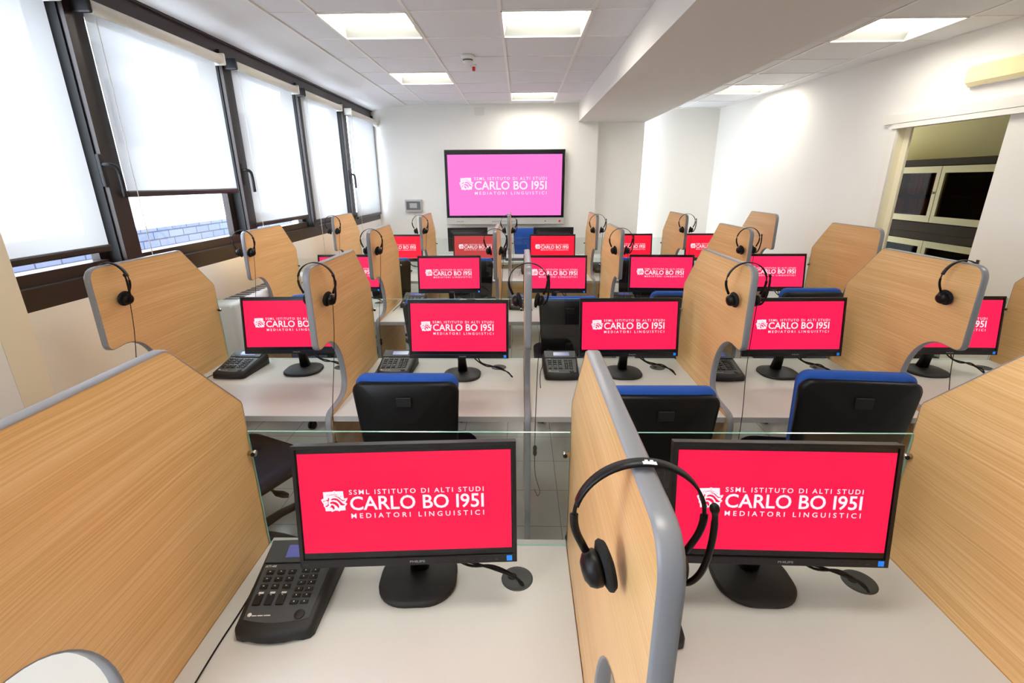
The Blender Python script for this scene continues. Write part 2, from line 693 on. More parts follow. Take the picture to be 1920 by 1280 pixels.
# store room behind the doorway
mb = MB()
mb.box(5.62, 5.75, .5, 9.5, 0, 2.6)
mb.box(3.4, 5.75, 9.4, 9.5, 0, 2.6)
mb.box(3.7, 5.75, .4, .5, 0, 2.6)
struct(mb.build('wall_storeroom', 'olive'), 'dim olive wall of the room beyond the doorway')
mb = MB()
rw_quad(mb, .4, 9.5, 2.5, 2.6, 2.6, .09)
struct(mb.build('ceiling_storeroom', 'olive'))
struct(MB().box(3.5, 5.75, .4, 9.5, -.1, 0).build('floor_storeroom', 'floor'))
cab = empty('cabinet', (5.25, 6.12, 0), 0)
tag(cab, 'tall cream framed cabinet with dark glass doors seen through the doorway', 'cabinet')
CX = -.25


def cabinet():
    mb = MB()
    mb.box(CX + .40, CX + .42, -1.75, 1.75, .02, 1.87)
    for z in (.02, .55, .98, 1.19, 1.50, 1.85):
        mb.box(CX + .03, CX + .40, -1.75, 1.75, z, z + .02)
    for d in range(5):
        mb.box(CX + .03, CX + .40, -1.75 + d * .87, -1.73 + d * .87, .02, 1.87)
    mb.build('carcass', 'cabdark', cab)
    mb = MB()
    mb.box(CX - .01, CX + .05, -1.76, 1.76, 1.86, 1.935)
    mb.box(CX - .02, CX + .03, -1.76, 1.76, .99, 1.19)
    mb.box(CX - .03, CX - .02, -1.76, 1.76, 1.06, 1.075)
    mb.build('cornice', 'cabdark', cab)
    for tier, (z0, z1) in enumerate(((1.20, 1.85), (.1, .98))):
        for d in range(4):
            y0 = -1.74 + d * .87 + .0
            y1 = y0 + .86
            mb = MB()
            t = .055
            mb.box(CX - .015, CX + .03, y0, y0 + t, z0, z1)
            mb.box(CX - .015, CX + .03, y1 - t, y1, z0, z1)
            mb.box(CX - .015, CX + .03, y0 + t, y1 - t, z0, z0 + .075)
            mb.box(CX - .015, CX + .03, y0 + t, y1 - t, z1 - .075, z1)
            dr = mb.build('door', 'cabframe', cab)
            MB().box(CX + .004, CX + .012, y0 + t, y1 - t, z0 + .075, z1 - .075).build('pane', 'cabglass', dr)
            MB().lathe((CX - .015, y0 + .028, (z0 + z1) / 2 + .02), (-1, 0, 0), [(0, 0), (.012, 0), (.015, .012), (0, .022)], 12).build('knob', 'chrome', dr)


cabinet()
for z in (1.212, 1.522):
    for j in range(9):
        if (j * 7 + int(z * 10)) % 5 == 4:
            continue
        o = MB().box(0, .26, -.034, .034, 0, .255, bev=.002, seg=1).build('binder', 'binder' if j % 3 else 'binder2', None, (5.25 + CX + .07, 6.20 + .075 * j, z))
        tag(o, 'reddish brown binder standing behind the left dark glass door of the cabinet', 'binder', 'binders in the storeroom cabinet')

# ---------------------------------------------------------------- windows and blinds
MUL = [1.40, 2.615, 3.865, 5.08, 6.30, 7.52]
GB = 1.33                                     # bottom of the glass
for i in range(5):
    ya, yb = MUL[i], MUL[i + 1]
    Wn = empty('window_%d' % (i + 1), (XW, 0, 0))
    struct(Wn, 'dark bronze framed window with the blind drawn, number %d along the left wall counting from the camera' % (i + 1))
    mb = MB()
    # outer frame
    if i == 4:
        yb = 7.496
    mb.box(-.10, .0, ya, yb, WZ0, WZ0 + .085)
    mb.box(-.10, .012, ya, yb, WZ0 + .085, WZ0 + .1)
    mb.box(-.13, -.004, ya, yb, 2.565, WZ1)
    mb.box(-.13, .014, ya, yb, 2.655, 2.672)
    mb.box(-.13, .016, ya, ya + .055, WZ0 + .1, 2.60)
    mb.box(-.13, .016, yb - .055, yb, WZ0 + .1, 2.60)
    mb.build('frame', 'bronze', Wn)
    mb = MB()
    mb.box(-.13, -.01, ya + .055, ya + .063, WZ0 + .1, 2.565)
    mb.box(-.13, -.01, yb - .063, yb - .055, WZ0 + .1, 2.565)
    mb.build('gasket', 'gasket', Wn)
    mb = MB()
    mb.box(-.12, -.075, ya + .063, ya + .11, WZ0 + .1, 2.565)
    mb.box(-.12, -.075, yb - .12, yb - .063, WZ0 + .1, 2.565)
    mb.box(-.12, -.03, ya + .11, yb - .12, WZ0 + .1, GB)
    mb.box(-.12, -.075, ya + .11, yb - .12, 2.51, 2.565)
    mb.build('sash', 'bronze', Wn)
    MB().box(-.10, -.094, ya + .105, yb - .115, GB - .01, 2.52).build('pane', 'pane', Wn)
    MB().box(-.24, -.13, ya, yb, WZ0 - .03, WZ0 + .06).build('outer_sill', 'pave', Wn)
    hy = {0: 2.555, 2: 3.842, 4: 6.257}.get(i)
    if hy:
        mb = MB()
        mb.box(-.002, .02, hy - .014, hy + .014, 1.69, 1.85, bev=.005)
        pts = smooth_path([(.02, hy, 1.80), (.05, hy, 1.80), (.068, hy + .02, 1.785), (.07, hy + .03, 1.74), (.07, hy + .03, 1.64)], 5)
        mb.tube(pts, .011, 8)
        mb.build('handle', 'gasket', Wn)

# unseen window added beside the camera to bring in more daylight
Wn = empty('window_6', (XW, 0, 0))
struct(Wn, 'unseen bronze framed window added beside the camera for daylight')
mb = MB()
for y in (-1.75, -.6, .495):
    mb.box(-.13, .016, y, y + .055, WZ0, WZ1)
mb.box(-.13, .0, -1.75, .55, WZ0, WZ0 + .15)
mb.box(-.13, .0, -1.75, .55, 2.51, WZ1)
mb.build('frame', 'bronze', Wn)
MB().box(-.10, -.094, -1.72, .53, WZ0 + .14, 2.52).build('pane', 'pane', Wn)

# blinds: (y0, y1, z_bottom)
BL = [(1.48, 2.452, 1.412), (2.62, 3.70, 1.667), (3.85, 4.86, 1.405), (5.0, 5.98, 1.345), (6.30, 7.40, 1.285)]
BLAB = ['nearest roller blind at the left edge, drawn most of the way down', 'wide roller blind with the open pane below it, second from the camera',
        'roller blind third from the camera, behind the window handle', 'roller blind fourth from the camera along the windows', 'farthest roller blind, beside the back wall corner']
for i, (ya, yb, zb) in enumerate(BL):
    B = empty('roller_blind', (XW + .055, ya, 2.5))
    tag(B, BLAB[i], 'blind', 'white roller blinds along the windows')
    n = yb - ya
    MB().cyl((.02, .012, .012), (0, 1, 0), .030, n - .02, 20).build('roller', 'tube', B)
    mb = MB()
    z = zb - 2.5
    k = 12
    for j in range(k):
        z0, z1 = .01 + (z - .01) * j / k, .01 + (z - .01) * (j + 1) / k
        mb.face([(-.012, .02, z0), (-.012, n - .02, z0), (-.012, n - .02, z1), (-.012, .02, z1)])
    mb.build('fabric', 'blind', B, fix=False)
    MB().box(-.022, -.002, .012, n - .012, z - .03, z + .004, bev=.008).build('bottom_bar', 'bbar', B)
    for y in (-.018, n - .012):
        mb = MB()
        mb.box(-.04, .055, y, y + .02, -.025, .05, bev=.009)
        mb.build('bracket', 'bracket' if (i in (1, 2, 3) and y < 0) else 'tube', B)
    MB().tube([(.035, .03, 0), (.03, .035, -.8), (.03, .035, 1.0 - 2.5 if i else .72 - 2.5)], .0022, 6).build('pull_cord', 'cord', B)

# ---------------------------------------------------------------- outside
struct(MB().box(-4.3, XW - .25, -4, 16, .7, .97).build('terrace', 'pave'), 'pale paved ledge outside the windows')
struct(MB().box(-16, -4.6, -10, 30, .5, 1.20).build('ground_outside', 'pave'))
o = MB().box(-4.6, -4.3, -3, 9.2, .70, 1.21)
tag(o.build('garden_wall', 'stone'), 'low grey block wall outside the windows', 'wall')
bld = empty('building', (-11, 6, .5))
tag(bld, 'pale apartment building seen faintly through the window blinds', 'building')
MB().box(-2, 0, -9, 16, 0, 9).build('facade', 'facade', bld)
for fz in (2.2, 5.2):
    for fy in range(-7, 15, 3):
        MB().box(-.05, .06, fy, fy + 1.1, fz, fz + 1.6).build('window', 'facwin', bld)
for fz in (4.4,):
    for fy in (-3, 6):
        MB().box(0, .9, fy, fy + 3, fz, fz + .9).build('balcony', 'pave', bld)

# ---------------------------------------------------------------- carrel panels
PROF = [(0, 0, 0), (0, 1.172, .03), (-.205, 1.386, .035), (-.748, 1.386, .05), (-.748, 1.05, .035)]
base = fillet([(0, 0, .004), (0, 1.172, .03), (-.205, 1.386, .03), (-.748, 1.386, .055), (-.752, 1.045, .03), (-.66, 1.052, 0)], 7)
cut = bez((-.66, 1.052), (-.56, 1.05), (-.495, .95), (-.494, .84), 12) + bez((-.494, .84), (-.494, .77), (-.52, .748), (-.60, .746), 8)[1:]
tail = fillet([(-.60, .746, 0), (-.735, .744, .06), (-.735, 0, .004), (-.3, 0, 0)], 7)[1:-1]
OUT = base[:-1] + [tuple(p) for p in cut] + tail
# drop doubled points
o2 = [OUT[0]]
for p in OUT[1:]:
    if (Vector(p) - Vector(o2[-1])).length > 1e-4:
        o2.append(p)
OUT = o2


def make_panel():
    root = empty('carrel_panel', (0, 0, 0))
    mb = MB()
    L = [mb.bm.verts.new((-T / 2, y, z)) for y, z in OUT]
    Rr = [mb.bm.verts.new((T / 2, y, z)) for y, z in OUT]
    mb.bm.faces.new(L)
    mb.bm.faces.new(Rr[::-1])
    mb.build('board', WOOD, root)
    N = len(OUT)
    nor = []
    for i in range(N):
        a, c = Vector(OUT[i - 1]), Vector(OUT[(i + 1) % N])
        t = (c - a).normalized()
        nor.append(Vector((-t.y, t.x)))
    cen = sum((Vector(p) for p in OUT), Vector((0, 0))) / N
    # outline runs clockwise seen from +x or not: choose outward sign
    area = sum(OUT[i][0] * OUT[(i + 1) % N][1] - OUT[(i + 1) % N][0] * OUT[i][1] for i in range(N))
    sg = -1 if area > 0 else 1
    mb = MB()
    prof = [(-T / 2 - .0006, -.0012), (-T / 2 - .0004, .001), (-T / 2 + .004, .0032), (T / 2 - .004, .0032), (T / 2 + .0004, .001), (T / 2 + .0006, -.0012)]
    rings = []
    for i in range(N):
        p = Vector(OUT[i])
        rings.append([mb.bm.verts.new((x, p.x + nor[i].x * sg * d, p.y + nor[i].y * sg * d)) for x, d in prof])
    for i in range(N):
        A, B = rings[i], rings[(i + 1) % N]
        for k in range(len(prof) - 1):
            f = mb.bm.faces.new((A[k], A[k + 1], B[k + 1], B[k]))
            f.smooth = True
    mb.build('edge_band', 'edge', root)
    return root


ROWN = {1: 'nearest row', 2: 'second row', 3: 'third row', 4: 'farthest row'}
ORD = ['first', 'second', 'third', 'fourth', 'fifth', 'sixth']
panel0 = make_panel()
first = True
PANELS = {1: (0, 1, 2), 2: range(-1, 5), 3: range(-1, 5), 4: range(-1, 5)}
P1 = {0: 'big oak panel with grey edge filling the lower left corner, row nearest the camera',
      1: 'grey-edged oak panel in the middle of the nearest row, under the largest headset',
      2: 'big oak panel filling the lower right edge of the picture, row nearest the camera'}


def px(r, k):
    x = X0[r] + k * SP
    if r == 2 and k == 4:
        x += .02
    return x


for r in (1, 2, 3, 4):
    for k in PANELS[r]:
        o = panel0 if first else copy_tree(panel0)
        first = False
        o.location = (px(r, k), YB[r], 0)
        lab = P1[k] if r == 1 else 'grey-edged oak booth panel, %s from the windows in the %s' % (ORD[k + 1], ROWN[r])
        tag(o, lab, 'partition', 'oak booth panels')

# ---------------------------------------------------------------- desks and glass screens


def make_desk():
    root = empty('desk', (0, 0, 0))
    hw = (SP - T) / 2 - .0015
    mb = MB()
    mb.box(-hw, hw, -.712, .02, -.026, 0, bev=.0015, seg=1)
    mb.build('desktop', 'desk', root)
    MB().box(-hw, hw, -.7145, -.712, -.0255, -.0005).build('edge_band', 'deskedge', root)
    mb = MB().box(-hw, hw, -.36, -.32, -.07, -.026)
    mb.build('crossbar', 'black2', root)
    g = MB().lathe((.285, -.125, 0), (0, 0, 1), [(0, .0004), (.026, .0004), (.03, .001), (.038, .0012), (.041, .0006), (.041, 0)], 28)
    gr = g.build('cable_grommet', 'grommet', root)
    MB().lathe((.272, -.118, .0), (0, 0, 1), [(0, .0014), (.012, .0014), (.012, 0)], 14).build('hole', 'gasket', gr)
    return root


desk0 = make_desk()
GZ = 1.0895


def make_glass():
    root = empty('glass_screen', (0, 0, 0))
    hw = (SP - T) / 2 - .002
    mb = MB()
    y0, y1, z0, z1 = -.006, 0, .0005, GZ - ZD
    mb.face([(-hw, y0, z0), (hw, y0, z0), (hw, y0, z1), (-hw, y0, z1)])
    mb.face([(-hw, y1, z0), (-hw, y1, z1), (hw, y1, z1), (hw, y1, z0)])
    for q in ([(-hw, y0, z1), (hw, y0, z1), (hw, y1, z1), (-hw, y1, z1)], [(-hw, y0, z0), (-hw, y1, z0), (hw, y1, z0), (hw, y0, z0)],
              [(-hw, y0, z0), (-hw, y0, z1), (-hw, y1, z1), (-hw, y1, z0)], [(hw, y0, z0), (hw, y1, z0), (hw, y1, z1), (hw, y0, z1)]):
        mb.face(q, 1)
    mb.build('pane', ['glass', 'gedge'], root, fix=False)
    for s in (-1, 1):
        mb = MB()
        x = s * (hw + .001)
        mb.lathe((x, -.014, .30), (-s, 0, 0), [(0, 0), (.007, 0), (.007, .012), (.0085, .014), (.0085, .018), (0, .02)], 14)
        sc = mb.build('clamp_screw', 'chrome', root)
        MB().lathe((x - s * .014, -.0225, .30), (0, -1, 0), [(0, -.002), (.006, -.002), (.005, .002), (0, .0035)], 12).build('screw_cap', 'black', sc)
    return root


glass0 = make_glass()
BOOTH = {1: (-1, 0, 1), 2: range(-1, 4), 3: range(-1, 4), 4: range(-1, 4)}
B1 = {-1: 'at the left edge behind the big panel', 0: 'under the left near monitor', 1: 'under the right near monitor'}
fd = fg = True
for r in (1, 2, 3, 4):
    for k in BOOTH[r]:
        x = (px(r, k) + px(r, k + 1)) / 2 if k + 1 in PANELS[r] or r > 1 else X0[r] + (k + .5) * SP
        d = desk0 if fd else copy_tree(desk0)
        fd = False
        d.location = (x, YB[r], ZD)
        if r == 2 and k == 3:
            d.scale.x = 1.02
        where = B1[k] + ', nearest row' if r == 1 else '%s from the windows in the %s' % (ORD[k + 1], ROWN[r])
        tag(d, 'pale grey desk, ' + where, 'desk', 'booth desks')
        if r == 1 and k == -1:
            continue
        g = glass0 if fg else copy_tree(glass0)
        fg = False
        g.location = (x, YB[r], ZD)
        if r == 1:
            where = ('behind the left near monitor' if k == 0 else 'behind the right near monitor') + ', nearest row'
        tag(g, 'clear glass screen on desk, ' + where, 'glass screen', 'glass desk screens')


# ---------------------------------------------------------------- lettering shown on the screens
def text_mesh(mb, s, x0, x1, z0, z1, y, bold=0.0, space=1.0):
    cu = bpy.data.curves.new('t', 'FONT')
    cu.body = s
    cu.size = 1.0
    cu.offset = bold
    cu.space_character = space
    cu.space_word = 1.0
    cu.resolution_u = 3
    ob = bpy.data.objects.new('t', cu)
    COL.objects.link(ob)
    dg = bpy.context.evaluated_depsgraph_get()
    me = bpy.data.meshes.new_from_object(ob.evaluated_get(dg))
    vs = [v.co for v in me.vertices]
    ax, bx = min(v.x for v in vs), max(v.x for v in vs)
    az, bz = min(v.y for v in vs), max(v.y for v in vs)
    idx = [mb.bm.verts.new((x0 + (v.x - ax) / (bx - ax) * (x1 - x0), y, z0 + (v.y - az) / (bz - az) * (z1 - z0))) for v in vs]
    for p in me.polygons:
        try:
            mb.bm.faces.new([idx[i] for i in p.vertices])
        except ValueError:
            pass
    bpy.data.objects.remove(ob)
    bpy.data.curves.remove(cu)
    bpy.data.meshes.remove(me)


LOGO_W = [(205, 265), (620, 248), (655, 210), (720, 245), (1020, 240), (1045, 570), (1190, 540), (1160, 640), (1085, 735), (1165, 790), (1120, 860), (1075, 910),
          (1080, 1085), (865, 1095), (812, 1140), (780, 1098), (645, 1090), (510, 1150), (488, 1102), (265, 1110), (250, 950), (195, 880), (205, 810), (150, 710), (105, 600), (215, 540)]
LOGO_R = [
    [(600, 440), (720, 440), (850, 500), (940, 600), (1010, 640), (1110, 610), (1060, 665), (980, 680), (900, 610), (800, 510), (700, 466)],
    [(515, 590), (590, 540), (700, 535), (800, 580), (920, 710), (1000, 790), (1090, 825), (1000, 872), (890, 850), (850, 760), (760, 655), (640, 612), (520, 632)],
    [(475, 705), (600, 680), (720, 720), (800, 800), (832, 900), (802, 1005), (740, 900), (640, 810), (560, 778), (470, 782)],
    [(500, 840), (570, 840), (630, 900), (642, 990), (582, 1062), (560, 990), (520, 945), (420, 940), (490, 905)],
    [(178, 640), (205, 690), (300, 640), (365, 650), (380, 690), (378, 800), (330, 850), (260, 866), (318, 930), (372, 872), (425, 850), (398, 790), (402, 690), (446, 590), (445, 520), (400, 520), (395, 590), (330, 610), (240, 650)],
    [(335, 440), (345, 415), (400, 370), (480, 345), (400, 385), (360, 430)],
    [(410, 440), (500, 380), (620, 365), (760, 385), (860, 440), (760, 405), (620, 388), (510, 400), (440, 440)],
    [(640, 315), (680, 285), (700, 320)], [(880, 460), (940, 455), (930, 485)], [(270, 775), (300, 745), (310, 785)],
]


def lettering(w, h, y):
    """white lettering and lion emblem of the slide; lit area w x h, origin at bottom centre"""
    X = lambda f: (f - .5) * w
    Z = lambda f: (1 - f) * h
    a = MB()
    text_mesh(a, 'SSML ISTITUTO DI ALTI STUDI', X(.230), X(.868), Z(.410), Z(.362), y, .008, 1.35)
    text_mesh(a, 'CARLO BO I95I', X(.232), X(.868), Z(.570), Z(.428), y, .014, 1.0)
    text_mesh(a, 'MEDIATORI LINGUISTICI', X(.234), X(.868), Z(.650), Z(.600), y, .008, 1.6)
    sc = .125 / 1085 * w
    P = lambda p, yy: (X(.097) + (p[0] - 105) * sc, yy, Z(.365) - (p[1] - 210) * sc)
    c = MB()
    c.face([P(p, y) for p in LOGO_W])
    d = MB()
    for poly in LOGO_R:
        d.face([P(p, y - .0004) for p in poly])
    return a, c, d


# ---------------------------------------------------------------- desktop monitors
LW, LH = .4766, .241
TILT = .16


def make_monitor():
    root = empty('desktop_monitor', (0, 0, 0))
    tm = Matrix.Translation((0, -.085, .165)) @ Matrix.Rotation(-TILT, 4, 'X')
    mb = MB()
    x = LW / 2 + .012
    mb.box(-x, x, .004, .022, -.017, LH + .018, bev=.003)
    # rim in front
    z0, z1 = -.036, LH + .019
    mb.box(-x, x, -.003, .012, z0, -.0165, bev=.0015)
    mb.box(-x, x, -.003, .006, LH + .011, z1, bev=.001)
    mb.box(-x, -x + .009, -.003, .006, -.017, LH + .012, bev=.001)
    mb.box(x - .009, x, -.003, .006, -.017, LH + .012, bev=.001)
    # bulged back
    mb.loft([[(p[0], .02, p[1]) for p in rrect(.44, .22, .03, 4, 0, LH / 2)], [(p[0], .038, p[1]) for p in rrect(.34, .16, .03, 4, 0, LH / 2 - .01)],
             [(p[0], .05, p[1]) for p in rrect(.22, .12, .03, 4, 0, LH / 2 - .02)]])
    mb.bm.transform(tm)
    hs = mb.build('housing', 'bezel', root)
    mb = MB()
    mb.face([(-x + .008, .001, -.0168), (x - .008, .001, -.0168), (x - .008, .001, LH + .012), (-x + .008, .001, LH + .012)])
    mb.bm.transform(tm)
    mb.build('bezel', 'boardblack', root, fix=False)
    mb = MB()
    mb.face([(-LW / 2, 0, 0), (LW / 2, 0, 0), (LW / 2, 0, LH), (-LW / 2, 0, LH)])
    mb.bm.transform(tm)
    scr = mb.build('screen', SCREEN[2], root, fix=False)
    a, c, d = lettering(LW, LH, -.0008)
    for m_, nm, mt in ((a, 'slide_lettering', LETTER), (c, 'lion_emblem', LETTER), (d, 'emblem_lines', None)):
        m_.bm.transform(tm)
        m_.build(nm, mt or SCREEN[2], scr, fix=False)
    mb = MB()
    text_mesh(mb, 'PHILIPS', .001, .036, -.029, -.0235, -.0036, .03)
    mb.bm.transform(tm)
    mb.build('brand_lettering', 'inkdim', hs, fix=False)
    mb = MB()
    for i in range(5):
        xx = .125 + .0185 * i
        text_mesh(mb, ('-/-', '.:/', '-/=', 'o/:', 'I')[i], xx, xx + .007, -.0285, -.0258, -.0036, .02)
    text_mesh(mb, '22M', -.245, -.231, -.0285, -.0235, -.0036, .0)
    mb.bm.transform(tm)
    mb.build('button_marks', 'face', hs, fix=False)
    mb = MB().box(.226, .2385, -.0042, -.003, -.031, -.0185)
    mb.bm.transform(tm)
    mb.build('blue_sticker', 'sticker', hs)
    # stand
    mb = MB()
    mb.loft([[(p[0], p[1] - .0, 0) for p in rrect(.098 * 2, .185, .075, 8)],
             [(p[0], p[1] - .0, .008) for p in rrect(.098 * 2, .185, .075, 8)],
             [(p[0], p[1] + .002, .0125) for p in rrect(.186, .172, .07, 8)],
             [(p[0], p[1] + .035, .019) for p in rrect(.075, .06, .025, 8)]])
    mb.build('stand_base', 'black2', root)
    mb = MB()
    mb.loft([[(p[0], p[1] + .030, .012) for p in rrect(.05, .045, .012, 4)], [(p[0], p[1] + .012, .08) for p in rrect(.042, .036, .012, 4)],
             [(p[0], p[1] - .015, .17) for p in rrect(.046, .03, .01, 4)], [(p[0], p[1] + .0, .24) for p in rrect(.06, .03, .01, 4)]])
    mb.build('stand_neck', 'black', root)
    for j in range(2):
        mb = MB()
        mb.tube(smooth_path([(.05 + .03 * j, -.02, .16), (.07 + .03 * j, -.02, .105 - .02 * j), (.13 + .03 * j, -.03, .065), (.19, -.032, .062 - .008 * j), (.235 + .01 * j, -.03 - .012 * j, .035), (.262, -.038 - .008 * j, .014), (.268, -.042, .0075)], 6), .0034, 7)
        mb.build('cable', 'black', root)
    return root


mon0 = make_monitor()
MON = {(1, 0): (-.259, .897, .055), (1, 1): (.592, .906, -.022),
       (2, -1): (-1.187, 2.338, .026), (2, 0): (-.312, 2.27, -.006), (2, 1): (.546, 2.30, .02), (2, 2): (1.366, 2.303, .017), (2, 3): (2.156, 2.333, -.03),
       (3, -1): (-1.394, 3.83, .006), (3, 0): (-.568, 3.76, .03), (3, 1): (.270, 3.76, -.03), (3, 2): (1.109, 3.773, -.05), (3, 3): (2.006, 3.808, -.008),
       (4, -1): (-1.348, 5.366, 0), (4, 0): (-.502, 5.368, 0), (4, 1): (.349, 5.34, -.01), (4, 2): (1.199, 5.37, 0), (4, 3): (2.063, 5.366, 0)}
SCRMESH = {}
ff = True
for (r, k), (x, y, yaw) in MON.items():
    o = mon0 if ff else copy_tree(mon0)
    ff = False
    lx, ly = 0, -.085
    o.location = (x + math.sin(yaw) * ly * 1.0, y - math.cos(yaw) * ly, ZD + .0014)
    o.rotation_euler.z = yaw
    key = 'dim' if (r, k) == (4, 0) else r
    for ch in o.children:
        if ch.name.startswith('screen'):
            todo = [ch] + [g for g in ch.children if g.name.startswith('emblem_lines')]
            for t in todo:
                kk = (key, t.name.split('.')[0])
                if kk not in SCRMESH:
                    me = t.data.copy()
                    me.materials[0] = SCREEN[key]
                    SCRMESH[kk] = me
                t.data = SCRMESH[kk]
    if r == 1:
        lab = 'large black monitor with pink slide on the %s, row nearest the camera' % ('left' if k == 0 else 'right')
    elif (r, k) == (4, 0):
        lab = 'black monitor with dull faded red slide, second booth from the windows in the farthest row'
    else:
        lab = 'black monitor with %s slide, %s booth from windows, %s' % ('red' if r == 4 else 'pink', ORD[k + 1], ROWN[r])
    tag(o, lab, 'monitor', 'desktop monitors in the booths')


# ---------------------------------------------------------------- language consoles
def make_console():
    root = empty('language_console', (0, 0, 0))
    wf, wb, dp = .176, .196, .24

    def zt(t):
        return .026 + .042 * t

    secs = []
    # body as lofted slices from front to back
    for t, dz, grow in ((0, -.020, -.02), (.02, -.006, -.006), (.06, 0, 0), (.5, 0, 0), (.94, 0, 0), (1.0, -.004, -.004)):
        w_ = (wf + (wb - wf) * t) / 2 + grow
        yy = -dp / 2 + dp * t
        z = zt(t) + dz
        curve = -.012 * (1 if t < .1 else 0)
        sec = []
        for a, zz in ((-1, 0), (-1.0, z * .55), (-.965, z * .93), (-.9, z), (-.45, z), (0, z), (.45, z), (.9, z), (.965, z * .93), (1.0, z * .55), (1, 0)):
            sec.append((a * w_, yy + curve * (1 - a * a), zz))
        secs.append(sec)
    MB().loft(secs).build('body', 'black2', root)

    slope = Matrix.Translation((0, -dp / 2, zt(0) + .0004)) @ Matrix.Rotation(math.atan(.042 / .24), 4, 'X')

    def plate(x0, x1, y0, y1, z0, z1, m_, nm, bev=.0008, parent=root):
        mb = MB()
        mb.box(x0, x1, y0, y1, z0, z1, bev=bev, seg=1)
        mb.bm.transform(slope)
        return mb.build(nm, m_, parent)

    mb = MB()
    L_ = [(-.074, .035), (.074, .035), (.083, .172), (-.083, .172)]
    arc = [(-.074 + .148 * j / 8, .030 - .010 * (1 - (j / 4 - 1) ** 2)) for j in range(9)]
    ring = arc + [(.083, .172), (-.083, .172)]
    mb.loft([[(p[0], p[1], 0) for p in ring], [(p[0], p[1], .0016) for p in ring]], smooth=False)
    mb.bm.transform(slope)
    face = mb.build('faceplate', 'face', root)
    mb = MB()
    mb.loft([[(s * .083, .174, 0) for s in (-1, 1)] + [(.088, .236, 0), (-.088, .236, 0)],
             [(s * .083, .174, .006) for s in (-1, 1)] + [(.086, .236, .012), (-.086, .236, .012)]], smooth=False)
    mb.bm.transform(slope)
    hd = mb.build('display_hood', 'face', root)
    mb = MB()
    mb.loft([[(-.038, .186, .006), (.052, .186, .006), (.052, .222, .0105), (-.038, .222, .0105)],
             [(-.036, .188, .009), (.050, .188, .009), (.050, .220, .0128), (-.036, .220, .0128)]], smooth=False)
    mb.bm.transform(slope)
    mb.build('display', 'lcd', hd)
    z = .0016
    for r_ in range(3):
        for c_ in range(3):
            x = -.060 + c_ * .027
            y = .148 - r_ * .0195
            plate(x - .009, x + .009, y - .0055, y + .0055, z, z + .004, 'key', 'key')
    for c_ in range(3):
        x = -.060 + c_ * .027
        plate(x - .009, x + .009, .062, .089, z, z + .0045, 'key', 'rocker_key')
    for r_ in range(6):
        for c_ in range(2):
            x = .027 + c_ * .024
            y = .150 - r_ * .0165
            plate(x - .0095, x + .0095, y - .0045, y + .0045, z, z + .0035, 'key', 'key')
    mb = MB().lathe((.05, .038, z), (0, 0, 1), [(0, .003), (.009, .003), (.0115, .002), (.012, 0)], 18)
    mb.bm.transform(slope)
    mb.build('round_button', 'key', root)
    # prints
    mb = MB()
    for r_ in range(3):
        for c_ in range(3):
            x = -.060 + c_ * .027
            mb.face([(x - .002, .1475 - r_ * .0195, z + .0043), (x + .002, .1475 - r_ * .0195, z + .0043), (x + .002, .1493 - r_ * .0195, z + .0043), (x - .002, .1493 - r_ * .0195, z + .0043)])
    for r_ in range(6):
        for c_ in range(2):
            x = .027 + c_ * .024
            y = .150 - r_ * .0165
            mb.face([(x - .0012, y - .001, z + .0038), (x + .0012, y - .001, z + .0038), (x + .0012, y + .0018, z + .0038), (x - .0012, y + .0018, z + .0038)])
    for c_ in range(3):
        x = -.060 + c_ * .027
        mb.face([(x - .006, .0915, z + .0003), (x + .006, .0915, z + .0003), (x + .006, .0965, z + .0003), (x - .006, .0965, z + .0003)])
        mb.face([(x - .0018, .085, z + .0048), (x + .0018, .085, z + .0048), (x + .0018, .0865, z + .0048), (x - .0018, .0865, z + .0048)])
    text_mesh_z(mb, 'ATT-400', -.079, -.052, .163, .169, z + .0003, .02)
    for x, w_ in ((-.058, .011), (-.045, .012), (-.031, .015)):
        mb.face([(x, .0365, z + .0003), (x + w_, .0365, z + .0003), (x + w_, .0388, z + .0003), (x, .0388, z + .0003)])
    mb.bm.transform(slope)
    mb.build('print', 'ink', face, fix=False)
    mb = MB().lathe((-.064, .040, z), (0, 0, 1), [(0, .0006), (.0048, .0006), (.0048, 0)], 14)
    mb.bm.transform(slope)
    mb.build('emblem', 'ink', face)
    mb = MB()
    mb.tube(smooth_path([(-.09, .01, .03), (-.098, .007, .026), (-.106, -.005, .010), (-.112, -.05, .002), (-.116, -.13, .002), (-.117, -.22, .002)], 6), [.004] * 4 + [.0019] * 27, 7)
    mb.build('cable', 'black', root)
    return root


def text_mesh_z(mb, s, x0, x1, y0, y1, z, bold):
    t = MB()
    text_mesh(t, s, x0, x1, y0, y1, 0, bold)
    me = bpy.data.meshes.new('x')
    t.bm.transform(Matrix(((1, 0, 0, 0), (0, 0, 1, 0), (0, 1, 0, z), (0, 0, 0, 1))))
    t.bm.to_mesh(me)
    mb.bm.from_mesh(me)
    bpy.data.meshes.remove(me)


